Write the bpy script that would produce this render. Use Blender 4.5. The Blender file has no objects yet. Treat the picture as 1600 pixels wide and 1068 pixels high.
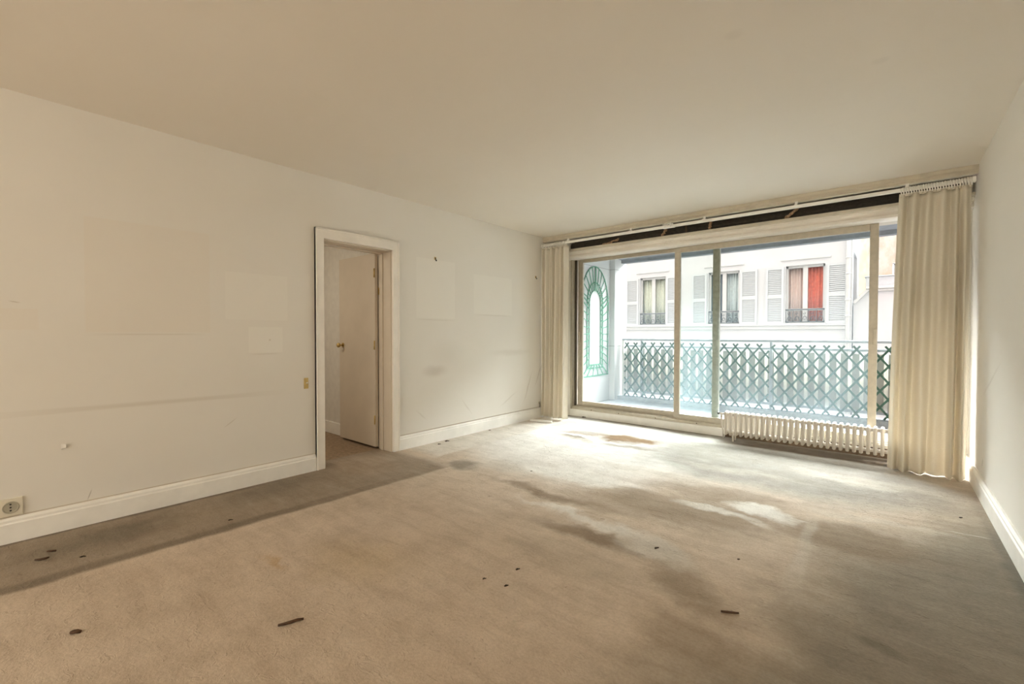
import bpy, math, random
from mathutils import Vector, Matrix
random.seed(7)
S = bpy.context.scene
COL = S.collection
R = math.radians

# ------------------------------------------------------------------ camera
CAM_H = 1.1615
cam_d = bpy.data.cameras.new('camera')
cam_d.sensor_width = 36.0
cam_d.lens = 698.7 / 1600 * 36
cam_d.clip_start = 0.02
cam_o = bpy.data.objects.new('camera', cam_d)
COL.objects.link(cam_o)
_pit, _rol, _yaw = 0.018537, 0.001366, 0.700707
F0 = Vector((-math.sin(_yaw), math.cos(_yaw), 0)); R0 = Vector((math.cos(_yaw), math.sin(_yaw), 0)); U0 = Vector((0, 0, 1))
Fv = F0 * math.cos(_pit) - U0 * math.sin(_pit)
Uv = U0 * math.cos(_pit) + F0 * math.sin(_pit)
Rv = R0 * math.cos(_rol) + Uv * math.sin(_rol)
Uv = Uv * math.cos(_rol) - R0 * math.sin(_rol)
Mx = Matrix((Rv, Uv, -Fv)).transposed().to_4x4()
Mx.translation = Vector((0, 0, CAM_H))
cam_o.matrix_world = Mx
S.camera = cam_o

# ------------------------------------------------------------------ sky, daylight, exposure
WORLD_STRENGTH = 3.4
SUN_STRENGTH = 39.0
SUN_ELEV, SUN_AZ, SUN_ANGLE = 30.0, -4.0, 76.0     # broad bright patch of overcast sky above the house opposite
EXPOSURE = 1.02
S.view_settings.view_transform = 'Standard'
S.view_settings.look = 'None'
S.view_settings.exposure = EXPOSURE
S.view_settings.gamma = 1.0
S.view_settings.use_curve_mapping = False
S.cycles.use_denoising = True
S.cycles.max_bounces = 14
S.cycles.diffuse_bounces = 9
S.cycles.transparent_max_bounces = 16
w = bpy.data.worlds.new('overcast_sky')
S.world = w
w.use_nodes = True
nt = w.node_tree
nt.nodes.clear()
_tc = nt.nodes.new('ShaderNodeTexCoord'); _sx = nt.nodes.new('ShaderNodeSeparateXYZ')
_mr = nt.nodes.new('ShaderNodeMapRange'); _mr.inputs[1].default_value = -0.05; _mr.inputs[2].default_value = 1.0
_mr.inputs[3].default_value = 0.55; _mr.inputs[4].default_value = 1.35
_bg = nt.nodes.new('ShaderNodeBackground'); _ou = nt.nodes.new('ShaderNodeOutputWorld')
_mu = nt.nodes.new('ShaderNodeMath'); _mu.operation = 'MULTIPLY'; _mu.inputs[1].default_value = WORLD_STRENGTH
_cr = nt.nodes.new('ShaderNodeMix'); _cr.data_type = 'RGBA'
_my = nt.nodes.new('ShaderNodeMapRange'); _my.inputs[1].default_value = -0.6; _my.inputs[2].default_value = 0.4
_cr.inputs[6].default_value = (1.0, 0.94, 0.81, 1); _cr.inputs[7].default_value = (0.96, 0.985, 1.0, 1)
nt.links.new(_sx.outputs[1], _my.inputs[0]); nt.links.new(_my.outputs[0], _cr.inputs[0]); nt.links.new(_cr.outputs[2], _bg.inputs[0])
nt.links.new(_tc.outputs['Generated'], _sx.inputs[0]); nt.links.new(_sx.outputs[2], _mr.inputs[0])
nt.links.new(_mr.outputs[0], _mu.inputs[0]); nt.links.new(_mu.outputs[0], _bg.inputs[1]); nt.links.new(_bg.outputs[0], _ou.inputs[0])

sun_d = bpy.data.lights.new('sun', 'SUN')
sun_d.energy = SUN_STRENGTH
sun_d.angle = R(SUN_ANGLE)
sun_d.color = (0.95, 0.985, 1.0)
sun_o = bpy.data.objects.new('sun', sun_d); COL.objects.link(sun_o)
_e, _a = R(SUN_ELEV), R(SUN_AZ)
_dir = Vector((math.sin(_a) * math.cos(_e), math.cos(_a) * math.cos(_e), math.sin(_e)))   # towards the light
sun_o.rotation_euler = _dir.to_track_quat('Z', 'Y').to_euler()
sun_o.location = _dir * 30


def portal(name, loc, rot, sx, sy):
    d = bpy.data.lights.new(name, 'AREA'); d.shape = 'RECTANGLE'; d.size = sx; d.size_y = sy
    d.cycles.is_portal = True
    o = bpy.data.objects.new(name, d); COL.objects.link(o); o.location = loc; o.rotation_euler = rot
    return o
portal('window_portal', (-1.5, 5.75, 1.25), (R(-90), 0, 0), 3.9, 2.3)
portal('rear_fill_portal', (-1.6, -4.05, 1.35), (R(90), 0, 0), 3.9, 2.2)  # sampling portal for the added rear opening

# room numbers (metres): x along the window wall, y towards the window, z up
XL, XR, YB, YF, H = -3.722, 0.523, -3.8, 5.40, 2.5


# ------------------------------------------------------------------ helpers: mesh
class MB:
    def __init__(self):
        self.v = []; self.f = []; self.sm = []

    def add(self, vs, fs, smooth=False):
        o = len(self.v)
        self.v += [tuple(p) for p in vs]
        self.f += [tuple(i + o for i in f) for f in fs]
        self.sm += [smooth] * len(fs)
        return self

    def box(self, x0, x1, y0, y1, z0, z1):
        vs = [(x, y, z) for x in (x0, x1) for y in (y0, y1) for z in (z0, z1)]
        return self.add(vs, [(0, 1, 3, 2), (4, 6, 7, 5), (0, 4, 5, 1), (2, 3, 7, 6), (0, 2, 6, 4), (1, 5, 7, 3)])

    def bar(self, a, b, w, t, up=(0, 0, 1)):
        a = Vector(a); b = Vector(b); d = (b - a).normalized(); up = Vector(up)
        s = d.cross(up).normalized() * (w / 2); u = s.cross(d).normalized() * (t / 2)
        vs = [p + i * s + j * u for p in (a, b) for i in (-1, 1) for j in (-1, 1)]
        return self.add(vs, [(0, 1, 3, 2), (4, 6, 7, 5), (0, 4, 5, 1), (2, 3, 7, 6), (0, 2, 6, 4), (1, 5, 7, 3)])

    def tube(self, pts, r, n=10, cap=True, close=False):
        pts = [Vector(p) for p in pts]
        rs = r if isinstance(r, (list, tuple)) else [r] * len(pts)
        vs = []; fs = []; prev = None
        m = len(pts)
        for i, p in enumerate(pts):
            if close:
                d = pts[(i + 1) % m] - pts[i - 1]
            else:
                d = pts[min(i + 1, m - 1)] - pts[max(i - 1, 0)]
            d.normalize()
            if prev is None:
                ref = Vector((0, 0, 1)) if abs(d.z) < 0.9 else Vector((1, 0, 0))
                s = d.cross(ref).normalized()
            else:
                s = (prev - d * prev.dot(d)).normalized()
            prev = s; t = d.cross(s)
            for k in range(n):
                a = 2 * math.pi * k / n
                vs.append(p + (s * math.cos(a) + t * math.sin(a)) * rs[i])
        rng = m if close else m - 1
        for i in range(rng):
            for k in range(n):
                a0 = i * n + k; a1 = i * n + (k + 1) % n
                b0 = ((i + 1) % m) * n + k; b1 = ((i + 1) % m) * n + (k + 1) % n
                fs.append((a0, a1, b1, b0))
        self.add(vs, fs, True)
        if cap and not close:
            o = len(self.v) - len(vs)
            self.f.append(tuple(o + k for k in range(n))[::-1]); self.sm.append(False)
            self.f.append(tuple(o + (m - 1) * n + k for k in range(n))); self.sm.append(False)
        return self

    def cyl(self, a, b, r, n=16):
        return self.tube([a, b], r, n)

    def prism_x(self, prof, x0, x1):       # profile (y,z) swept along x
        n = len(prof)
        vs = [(x0, y, z) for y, z in prof] + [(x1, y, z) for y, z in prof]
        fs = [(i, (i + 1) % n, n + (i + 1) % n, n + i) for i in range(n)] + [tuple(range(n))[::-1], tuple(range(n, 2 * n))]
        return self.add(vs, fs)

    def prism_y(self, prof, y0, y1):       # profile (x,z) swept along y
        n = len(prof)
        vs = [(x, y0, z) for x, z in prof] + [(x, y1, z) for x, z in prof]
        fs = [(i, (i + 1) % n, n + (i + 1) % n, n + i) for i in range(n)] + [tuple(range(n))[::-1], tuple(range(n, 2 * n))]
        return self.add(vs, fs)

    def blob(self, c, r, n=10, m=7, jit=0.0):
        c = Vector(c); r = r if isinstance(r, (tuple, list)) else (r, r, r)
        vs = []; fs = []
        for i in range(m + 1):
            th = math.pi * i / m
            for k in range(n):
                ph = 2 * math.pi * k / n
                j = 1 + random.uniform(-jit, jit)
                vs.append(c + Vector((r[0] * math.sin(th) * math.cos(ph) * j, r[1] * math.sin(th) * math.sin(ph) * j, r[2] * math.cos(th) * j)))
        for i in range(m):
            for k in range(n):
                fs.append((i * n + k, (i + 1) * n + k, (i + 1) * n + (k + 1) % n, i * n + (k + 1) % n))
        return self.add(vs, fs, True)

    def grid(self, fn, nu, nv, smooth=True):
        vs = [fn(i / nu, j / nv) for i in range(nu + 1) for j in range(nv + 1)]
        fs = [(i * (nv + 1) + j, (i + 1) * (nv + 1) + j, (i + 1) * (nv + 1) + j + 1, i * (nv + 1) + j + 1) for i in range(nu) for j in range(nv)]
        return self.add(vs, fs, smooth)

    def build(self, name, mat, parent=None, bevel=0.0, solid=0.0, loc=None):
        me = bpy.data.meshes.new(name)
        off = Vector(loc) if loc is not None else Vector((0, 0, 0))
        me.from_pydata([tuple(Vector(p) - off) for p in self.v], [], self.f)
        me.polygons.foreach_set('use_smooth', self.sm)
        me.update()
        import bmesh
        bm = bmesh.new(); bm.from_mesh(me)
        bmesh.ops.recalc_face_normals(bm, faces=bm.faces)
        bm.to_mesh(me); bm.free()
        me.materials.append(mat)
        o = bpy.data.objects.new(name, me); COL.objects.link(o)
        o.location = off
        if parent is not None:
            o.parent = parent
            o.location = off - world_loc(parent)
        if bevel:
            m = o.modifiers.new('bevel', 'BEVEL'); m.width = bevel; m.segments = 2; m.limit_method = 'ANGLE'; m.angle_limit = R(40)
        if solid:
            m = o.modifiers.new('solid', 'SOLIDIFY'); m.thickness = solid; m.offset = 0
        return o


def world_loc(o):
    v = Vector(o.location)
    p = o.parent
    while p is not None:
        v += Vector(p.location); p = p.parent
    return v


def tag(o, label=None, cat=None, group=None, kind=None):
    if label: o['label'] = label
    if cat: o['category'] = cat
    if group: o['group'] = group
    if kind: o['kind'] = kind
    return o


def thing(name, loc, label, cat, group=None, kind=None):
    o = bpy.data.objects.new(name, None); COL.objects.link(o)
    o.location = loc; o.empty_display_size = 0.05
    return tag(o, label, cat, group, kind)


def struct(name, mb, mat, label, cat, bevel=0.0):
    return tag(mb.build(name, mat, bevel=bevel), label, cat, kind='structure')


# ------------------------------------------------------------------ helpers: materials
def lin(r, g, b):
    f = lambda c: (c / 255 / 12.92) if c / 255 <= 0.04045 else ((c / 255 + 0.055) / 1.055) ** 2.4
    return (f(r), f(g), f(b), 1)


class NT:
    """small node-graph writer on one material"""
    def __init__(self, name, rough=0.6, spec=0.5):
        self.m = bpy.data.materials.new(name); self.m.use_nodes = True
        self.t = self.m.node_tree
        self.b = self.t.nodes['Principled BSDF']
        self.b.inputs['Roughness'].default_value = rough
        self.b.inputs['Specular IOR Level'].default_value = spec
        self.tc = self.t.nodes.new('ShaderNodeTexCoord')
        self.P = self.tc.outputs['Object']

    def n(self, t, **kw):
        x = self.t.nodes.new(t)
        for k, v in kw.items(): setattr(x, k, v)
        return x

    def l(self, a, b): self.t.links.new(a, b)

    def val(self, sock, v):
        if hasattr(v, 'is_linked') or hasattr(v, 'links'): self.l(v, sock)
        else: sock.default_value = v

    def noise(self, scale, detail=4, rough=0.55, vec=None, dist=0.0, sc3=None):
        x = self.n('ShaderNodeTexNoise')
        v = vec or self.P
        if sc3:
            mp = self.n('ShaderNodeMapping'); mp.inputs['Scale'].default_value = sc3; self.l(v, mp.inputs[0]); v = mp.outputs[0]
        self.l(v, x.inputs['Vector'])
        x.inputs['Scale'].default_value = scale; x.inputs['Detail'].default_value = detail
        x.inputs['Roughness'].default_value = rough; x.inputs['Distortion'].default_value = dist
        return x

    def rng(self, v, a, b, c=0.0, d=1.0, smooth=True):
        x = self.n('ShaderNodeMapRange')
        if smooth: x.interpolation_type = 'SMOOTHSTEP'
        self.l(v, x.inputs[0])
        for i, q in zip((1, 2, 3, 4), (a, b, c, d)): x.inputs[i].default_value = q
        return x.outputs[0]

    def math(self, op, a, b=0.0, c=None):
        x = self.n('ShaderNodeMath', operation=op)
        self.val(x.inputs[0], a); self.val(x.inputs[1], b)
        if c is not None: self.val(x.inputs[2], c)
        return x.outputs[0]

    def mix(self, fac, a, b, blend='MIX'):
        x = self.n('ShaderNodeMix', data_type='RGBA', blend_type=blend)
        self.val(x.inputs[0], fac); self.val(x.inputs[6], a); self.val(x.inputs[7], b)
        return x.outputs[2]

    def distort(self, scale, amount, vec=None, detail=3):
        nz = self.noise(scale, detail, vec=vec)
        s = self.n('ShaderNodeVectorMath', operation='SUBTRACT'); self.l(nz.outputs['Color'], s.inputs[0]); s.inputs[1].default_value = (0.5, 0.5, 0.5)
        m = self.n('ShaderNodeVectorMath', operation='SCALE'); self.l(s.outputs[0], m.inputs[0]); m.inputs['Scale'].default_value = amount
        a = self.n('ShaderNodeVectorMath', operation='ADD'); self.l(vec or self.P, a.inputs[0]); self.l(m.outputs[0], a.inputs[1])
        return a.outputs[0]

    def local(self, vec, loc, rot, scale):
        mp = self.n('ShaderNodeMapping', vector_type='TEXTURE')
        mp.inputs['Location'].default_value = loc; mp.inputs['Rotation'].default_value = rot; mp.inputs['Scale'].default_value = scale
        self.l(vec, mp.inputs[0])
        return mp.outputs[0]

    def ellipse(self, vec, loc, rot, scale, inner=0.3):
        v = self.local(vec, loc, rot, scale)
        ln = self.n('ShaderNodeVectorMath', operation='LENGTH'); self.l(v, ln.inputs[0])
        return self.rng(ln.outputs['Value'], inner, 1.0, 1.0, 0.0)

    def rect(self, vec, loc, rot, scale, inner=0.9):
        v = self.local(vec, loc, rot, scale)
        ab = self.n('ShaderNodeVectorMath', operation='ABSOLUTE'); self.l(v, ab.inputs[0])
        sp = self.n('ShaderNodeSeparateXYZ'); self.l(ab.outputs[0], sp.inputs[0])
        m = self.math('MAXIMUM', sp.outputs[0], sp.outputs[1]); m = self.math('MAXIMUM', m, sp.outputs[2])
        return self.rng(m, inner, 1.0, 1.0, 0.0)

    def bump(self, height, strength, dist=0.01, prev=None):
        x = self.n('ShaderNodeBump'); self.l(height, x.inputs['Height'])
        x.inputs['Strength'].default_value = strength; x.inputs['Distance'].default_value = dist
        if prev is not None: self.l(prev, x.inputs['Normal'])
        return x.outputs[0]

    def out(self, col=None, nrm=None):
        if col is not None: self.val(self.b.inputs['Base Color'], col)
        if nrm is not None: self.l(nrm, self.b.inputs['Normal'])
        return self.m


def plain(name, col, rough=0.5, metal=0.0, var=0.06, scale=14.0, bump=0.0, spec=0.5):
    g = NT(name, rough, spec); g.b.inputs['Metallic'].default_value = metal
    nz = g.noise(scale, 5)
    c = g.mix(g.rng(nz.outputs['Fac'], 0.3, 0.7, 0, 1), tuple(x * (1 - var) for x in col[:3]) + (1,), tuple(min(1, x * (1 + var)) for x in col[:3]) + (1,))
    nb = g.bump(nz.outputs['Fac'], bump, 0.005) if bump else None
    return g.out(c, nb)


WALL = (0.80, 0.77, 0.715, 1)
M = {}


def wall_paint(name, marks, base=WALL):
    g = NT(name, 0.62, 0.3)
    n1 = g.noise(1.1, 4); n2 = g.noise(9, 5, 0.6)
    c = g.mix(g.rng(n1.outputs['Fac'], 0.3, 0.7, 0, 0.35), base, (base[0] * 0.94, base[1] * 0.93, base[2] * 0.90, 1))
    wob = g.distort(5.0, 0.05)
    for kind, loc, rot, sc, inner, col, st in marks:
        v = wob if kind == 'e' else g.P
        k = g.ellipse(v, loc, rot, sc, inner) if kind in 'eE' else g.rect(v, loc, rot, sc, inner)
        c = g.mix(g.math('MULTIPLY', k, st), c, col)
    nb = g.bump(n2.outputs['Fac'], 0.10, 0.003)
    nb = g.bump(g.noise(1.7, 2).outputs['Fac'], 0.25, 0.008, nb)
    return g.out(c, nb)


def yz(y0, y1, z0, z1):
    return (XL, (y0 + y1) / 2, (z0 + z1) / 2), (0, 0, 0), (0.5, abs(y1 - y0) / 2, abs(z1 - z0) / 2)


ghost = (0.86, 0.835, 0.77, 1); ghost_pk = (0.775, 0.70, 0.60, 1); grime = (0.40, 0.33, 0.25, 1); line = (0.47, 0.40, 0.30, 1)
lm = []
for y0, y1, z0, z1, cc, st in ((0.40, 1.062, 1.163, 1.874, ghost_pk, 0.30), (-0.5, 0.214, 1.18, 1.30, ghost_pk, 0.3), (1.306, 1.558, 1.01, 1.212, ghost, 0.5),
                               (2.883, 3.422, 1.319, 1.955, ghost, 0.42), (3.715, 4.412, 1.393, 1.864, ghost, 0.42), (1.15, 1.6, 1.26, 1.62, ghost, 0.35)):
    lm.append(('r', *yz(y0, y1, z0, z1), 0.97, cc, st))
for y0, y1, z in ((0.38, 1.08, 1.158), (2.86, 3.45, 1.312), (3.69, 4.44, 1.388), (1.30, 1.56, 1.005)):
    lm.append(('r', *yz(y0, y1, z - 0.012, z + 0.004), 0.3, line, 0.20))
lm += [('r', (XL, 1.8, 0.1405), (0, 0, 0), (0.5, 5.0, 0.0065), 0.3, (0.42, 0.33, 0.22, 1), 0.55), ('r', (XL, 4.1, 0.142), (0, 0, 0), (0.5, 1.45, 0.009), 0.3, (0.25, 0.19, 0.12, 1), 0.55),
       ('r', (XL, 0.75, 0.70), (R(-0.6), 0, 0), (0.5, 0.95, 0.022), 0.1, line, 0.28),
       ('e', (XL, 3.13, 0.76), (0, 0, 0), (0.5, 0.22, 0.09), 0.1, grime, 0.33), ('e', (XL, 3.30, 0.93), (0, 0, 0), (0.5, 0.35, 0.22), 0.0, grime, 0.10),
       ('e', (XL, 4.40, 0.92), (0, 0, 0), (0.5, 0.55, 0.06), 0.1, grime, 0.16), ('e', (XL, 4.75, 0.45), (R(65), 0, 0), (0.5, 0.30, 0.018), 0.1, grime, 0.32),
       ('e', (XL, 4.35, 0.33), (R(25), 0, 0), (0.5, 0.25, 0.014), 0.1, grime, 0.25), ('e', (XL, 3.6, 0.32), (R(-50), 0, 0), (0.5, 0.16, 0.014), 0.1, grime, 0.2),
       ('e', (XL, 2.95, 0.31), (R(-40), 0, 0), (0.5, 0.12, 0.012), 0.1, grime, 0.2), ('e', (XL, 5.0, 0.62), (R(60), 0, 0), (0.5, 0.28, 0.02), 0.1, grime, 0.32),
       ('e', (XL, 5.05, 0.17), (0, 0, 0), (0.5, 0.10, 0.10), 0.1, grime, 0.45),
       ('E', (XL, 0.412, 0.175), (R(72), 0, 0), (0.5, 0.045, 0.004), 0.2, (0.3, 0.25, 0.18, 1), 0.6),
       ('E', (XL, 1.18, 0.50), (R(35), 0, 0), (0.5, 0.07, 0.006), 0.2, line, 0.35), ('e', (XL, 2.0, 2.2), (0, 0, 0), (0.5, 1.2, 0.25), 0.0, line, 0.06),
       ('E', (XL, 0.12, 1.335), (R(-10), 0, 0), (0.5, 0.03, 0.005), 0.2, line, 0.5), ('E', (XL, 1.46, 1.11), (0, 0, 0), (0.5, 0.012, 0.012), 0.2, line, 0.4)]
M['wall_left'] = wall_paint('cream_wall_paint_with_marks', lm)
M['wall'] = wall_paint('cream_wall_paint', [])
M['wall_right'] = wall_paint('cream_wall_paint_scuffed', [
    ('e', (XR, 4.35, 0.85), (R(-22), 0, 0), (0.5, 0.45, 0.02), 0.1, grime, 0.22),
    ('E', (XR, 4.62, 0.24), (R(-70), 0, 0), (0.5, 0.05, 0.008), 0.2, (0.12, 0.1, 0.08, 1), 0.9)])
M['ceiling'] = wall_paint('ceiling_paint', [
    ('e', (-0.55, 2.19, H), (0, 0, 0), (0.05, 0.05, 0.5), 0.3, (0.4, 0.36, 0.3, 1), 0.10),
    ('e', (-0.05, 2.86, H), (0, 0, 0), (0.045, 0.045, 0.5), 0.3, (0.4, 0.36, 0.3, 1), 0.10)], base=(0.78, 0.725, 0.645, 1))
M['hall_wall'] = plain('hall_wall_paint', (0.74, 0.71, 0.65, 1), 0.6, var=0.04)
M['white_wood'] = plain('white_gloss_wood', (0.86, 0.82, 0.75, 1), 0.38, var=0.04, scale=6)
M['skirting'] = plain('skirting_paint', (0.89, 0.87, 0.82, 1), 0.42, var=0.05, scale=5)
M['door'] = plain('door_paint', (0.63, 0.555, 0.455, 1), 0.45, var=0.04, scale=3)
M['lath'] = plain('cream_lath_shaded', (0.64, 0.585, 0.475, 1), 0.45, var=0.07, scale=8)  # cream darkened to carry the shade under the ceiling
M['alu'] = plain('anodised_aluminium', (0.50, 0.45, 0.36, 1), 0.42, metal=0.25, var=0.07, scale=20)
M['alu_dark'] = plain('aluminium_stile_dark', (0.30, 0.29, 0.23, 1), 0.45, metal=0.3, var=0.15, scale=25)  # darker, slightly greener aluminium
M['dark_gap'] = plain('dark_gasket', (0.09, 0.07, 0.045, 1), 0.8)
M['dark_slot'] = plain('dark_shutter_slats', (0.045, 0.038, 0.028, 1), 0.6, var=0.25, scale=30)
M['radiator'] = plain('radiator_enamel', (0.66, 0.605, 0.53, 1), 0.33, var=0.03, scale=9)
M['brass'] = plain('brass', (0.55, 0.40, 0.16, 1), 0.3, metal=0.9, var=0.1, scale=30)
M['black'] = plain('black_plastic', (0.03, 0.028, 0.025, 1), 0.5)
M['ivory'] = plain('ivory_plastic', (0.74, 0.69, 0.57, 1), 0.35, var=0.03)
M['grey_plastic'] = plain('grey_socket_plastic', (0.42, 0.39, 0.31, 1), 0.45)
M['twig'] = plain('twig_bark', (0.075, 0.035, 0.014, 1), 0.8, var=0.35, scale=60, bump=0.4)
M['dirt'] = plain('dark_dirt', (0.05, 0.035, 0.022, 1), 0.9, var=0.4, scale=80, bump=0.5)
M['paper_brown'] = plain('brown_twisted_fibre', (0.42, 0.28, 0.17, 1), 0.8, var=0.45, scale=70, bump=0.4)
M['grey_metal'] = plain('grey_painted_steel', (0.32, 0.34, 0.36, 1), 0.5, var=0.08)
M['pale_metal'] = plain('pale_painted_steel', (0.62, 0.60, 0.56, 1), 0.5, var=0.06)
M['trellis'] = plain('green_trellis_wood', (0.022, 0.075, 0.045, 1), 0.55, var=0.2, scale=30)
M['trellis_arch'] = plain('mid_green_trellis_wood', (0.09, 0.27, 0.17, 1), 0.55, var=0.2, scale=30)
M['panel'] = plain('cream_slat_paint', (0.34, 0.32, 0.28, 1), 0.5, var=0.08, scale=8)
M['stone_white'] = plain('white_balcony_stone', (0.6, 0.59, 0.58, 1), 0.7, var=0.05, scale=3, bump=0.1)
M['stone_grey'] = plain('grey_balcony_concrete', (0.32, 0.325, 0.335, 1), 0.8, var=0.14, scale=25, bump=0.2)
M['soffit'] = plain('grey_soffit', (0.22, 0.23, 0.25, 1), 0.7, var=0.08)  # even dark grey for underside and lip
M['facade'] = plain('white_facade_render', (0.49, 0.495, 0.515, 1), 0.8, var=0.02, scale=2)
M['facade_trim'] = plain('white_stone_trim', (0.49, 0.49, 0.495, 1), 0.75, var=0.03)
M['shutter'] = plain('white_shutter_paint', (0.44, 0.46, 0.485, 1), 0.5, var=0.03)
M['iron'] = plain('dark_iron', (0.07, 0.08, 0.09, 1), 0.5)
M['cur_red'] = plain('red_curtain', (0.70, 0.17, 0.12, 1), 0.8, var=0.15)
M['cur_pink'] = plain('red_curtain_with_reflection', (0.70, 0.52, 0.49, 1), 0.8, var=0.06)  # red curtain paled, glass reflection put into its colour
M['cur_beige'] = plain('beige_net_curtain', (0.72, 0.70, 0.63, 1), 0.8, var=0.1, scale=20)
M['cur_grey'] = plain('grey_net_curtain', (0.60, 0.63, 0.66, 1), 0.8, var=0.06)
M['room_dark'] = plain('dark_opening_shade', (0.16, 0.19, 0.24, 1), 0.9)  # dark tone standing for the unlit room behind a window
M['zinc'] = plain('zinc_sheet', (0.40, 0.42, 0.45, 1), 0.5, var=0.05)
M['slate'] = plain('slate_roof', (0.16, 0.17, 0.19, 1), 0.7, var=0.1)
M['asphalt'] = plain('street_asphalt', (0.12, 0.12, 0.12, 1), 0.9)
M['shaded'] = plain('upstand_shade_brown', (0.13, 0.085, 0.05, 1), 0.9, var=0.3, scale=20)  # shadow behind the radiator put into the colour
M['upper'] = plain('shading_storey_dark', (0.10, 0.08, 0.07, 1), 0.9)  # kept dark so the unseen storeys bounce little light


def add_translucent(m, f):
    t = m.node_tree; o = t.nodes['Material Output']; b = t.nodes['Principled BSDF']
    tl = t.nodes.new('ShaderNodeBsdfTranslucent'); src = b.inputs['Base Color'].links[0].from_socket
    t.links.new(src, tl.inputs[0]); mx = t.nodes.new('ShaderNodeMixShader'); mx.inputs[0].default_value = f
    t.links.new(b.outputs[0], mx.inputs[1]); t.links.new(tl.outputs[0], mx.inputs[2]); t.links.new(mx.outputs[0], o.inputs[0])
M['sheet'] = plain('translucent_cream_sheet', (0.56, 0.54, 0.49, 1), 0.6, var=0.05)
add_translucent(M['sheet'], 0.45)


def old_wall():
    g = NT('old_stained_beige_wall', 0.9)
    n = g.noise(1.3, 6, 0.65, sc3=(1, 1, 0.5)); k = g.noise(3.2, 7, 0.7)
    c = g.mix(g.rng(n.outputs['Fac'], 0.42, 0.62), (0.33, 0.26, 0.19, 1), (0.40, 0.37, 0.335, 1))
    c = g.mix(g.rng(k.outputs['Fac'], 0.60, 0.70, 0, 0.7), c, (0.24, 0.15, 0.10, 1))
    return g.out(c)
M['old_wall'] = old_wall()


def glass(name, haze, tint=(0.96, 0.985, 0.975, 1)):
    m = bpy.data.materials.new(name); m.use_nodes = True
    t = m.node_tree; t.nodes.clear()
    o = t.nodes.new('ShaderNodeOutputMaterial'); tr = t.nodes.new('ShaderNodeBsdfTransparent'); tr.inputs[0].default_value = tint
    gl = t.nodes.new('ShaderNodeBsdfGlossy'); gl.inputs['Roughness'].default_value = 0.02
    df = t.nodes.new('ShaderNodeBsdfTranslucent'); df.inputs[0].default_value = (0.72, 0.88, 0.96, 1)
    lw = t.nodes.new('ShaderNodeLayerWeight'); lw.inputs[0].default_value = 0.12
    nz = t.nodes.new('ShaderNodeTexNoise'); nz.inputs['Scale'].default_value = 2.2; nz.inputs['Detail'].default_value = 5
    mr = t.nodes.new('ShaderNodeMapRange'); mr.inputs[1].default_value = 0.3; mr.inputs[2].default_value = 0.7
    mr.inputs[3].default_value = haze * 0.6; mr.inputs[4].default_value = haze * 1.4
    tc = t.nodes.new('ShaderNodeTexCoord')
    m1 = t.nodes.new('ShaderNodeMixShader'); m2 = t.nodes.new('ShaderNodeMixShader')
    L = t.links.new
    L(tc.outputs['Object'], nz.inputs[0]); L(nz.outputs['Fac'], mr.inputs[0])
    L(mr.outputs[0], m1.inputs[0]); L(tr.outputs[0], m1.inputs[1]); L(df.outputs[0], m1.inputs[2])
    L(lw.outputs['Fresnel'], m2.inputs[0]); L(m1.outputs[0], m2.inputs[1]); L(gl.outputs[0], m2.inputs[2])
    L(m2.outputs[0], o.inputs[0])
    return m
M['glass'] = glass('dusty_window_glass', 0.024)
M['glass_far'] = glass('far_window_glass', 0.01)


def fabric():
    g = NT('cream_curtain_fabric', 0.85, 0.1)
    n = g.noise(3, 4, sc3=(1, 1, 0.25)); f = g.noise(160, 2)
    c = g.mix(g.rng(n.outputs['Fac'], 0.3, 0.7), (0.86, 0.81, 0.71, 1), (0.80, 0.745, 0.64, 1))
    c = g.mix(g.rng(f.outputs['Fac'], 0.3, 0.7, 0, 0.12), c, (0.5, 0.44, 0.34, 1))
    g.out(c, g.bump(f.outputs['Fac'], 0.08, 0.001))
    t = g.t; o = t.nodes['Material Output']
    tl = t.nodes.new('ShaderNodeBsdfTranslucent'); g.l(c, tl.inputs[0])
    mx = t.nodes.new('ShaderNodeMixShader'); mx.inputs[0].default_value = 0.22
    g.l(g.b.outputs[0], mx.inputs[1]); g.l(tl.outputs[0], mx.inputs[2]); g.l(mx.outputs[0], o.inputs[0])
    return g.m
M['fabric'] = fabric()


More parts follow.
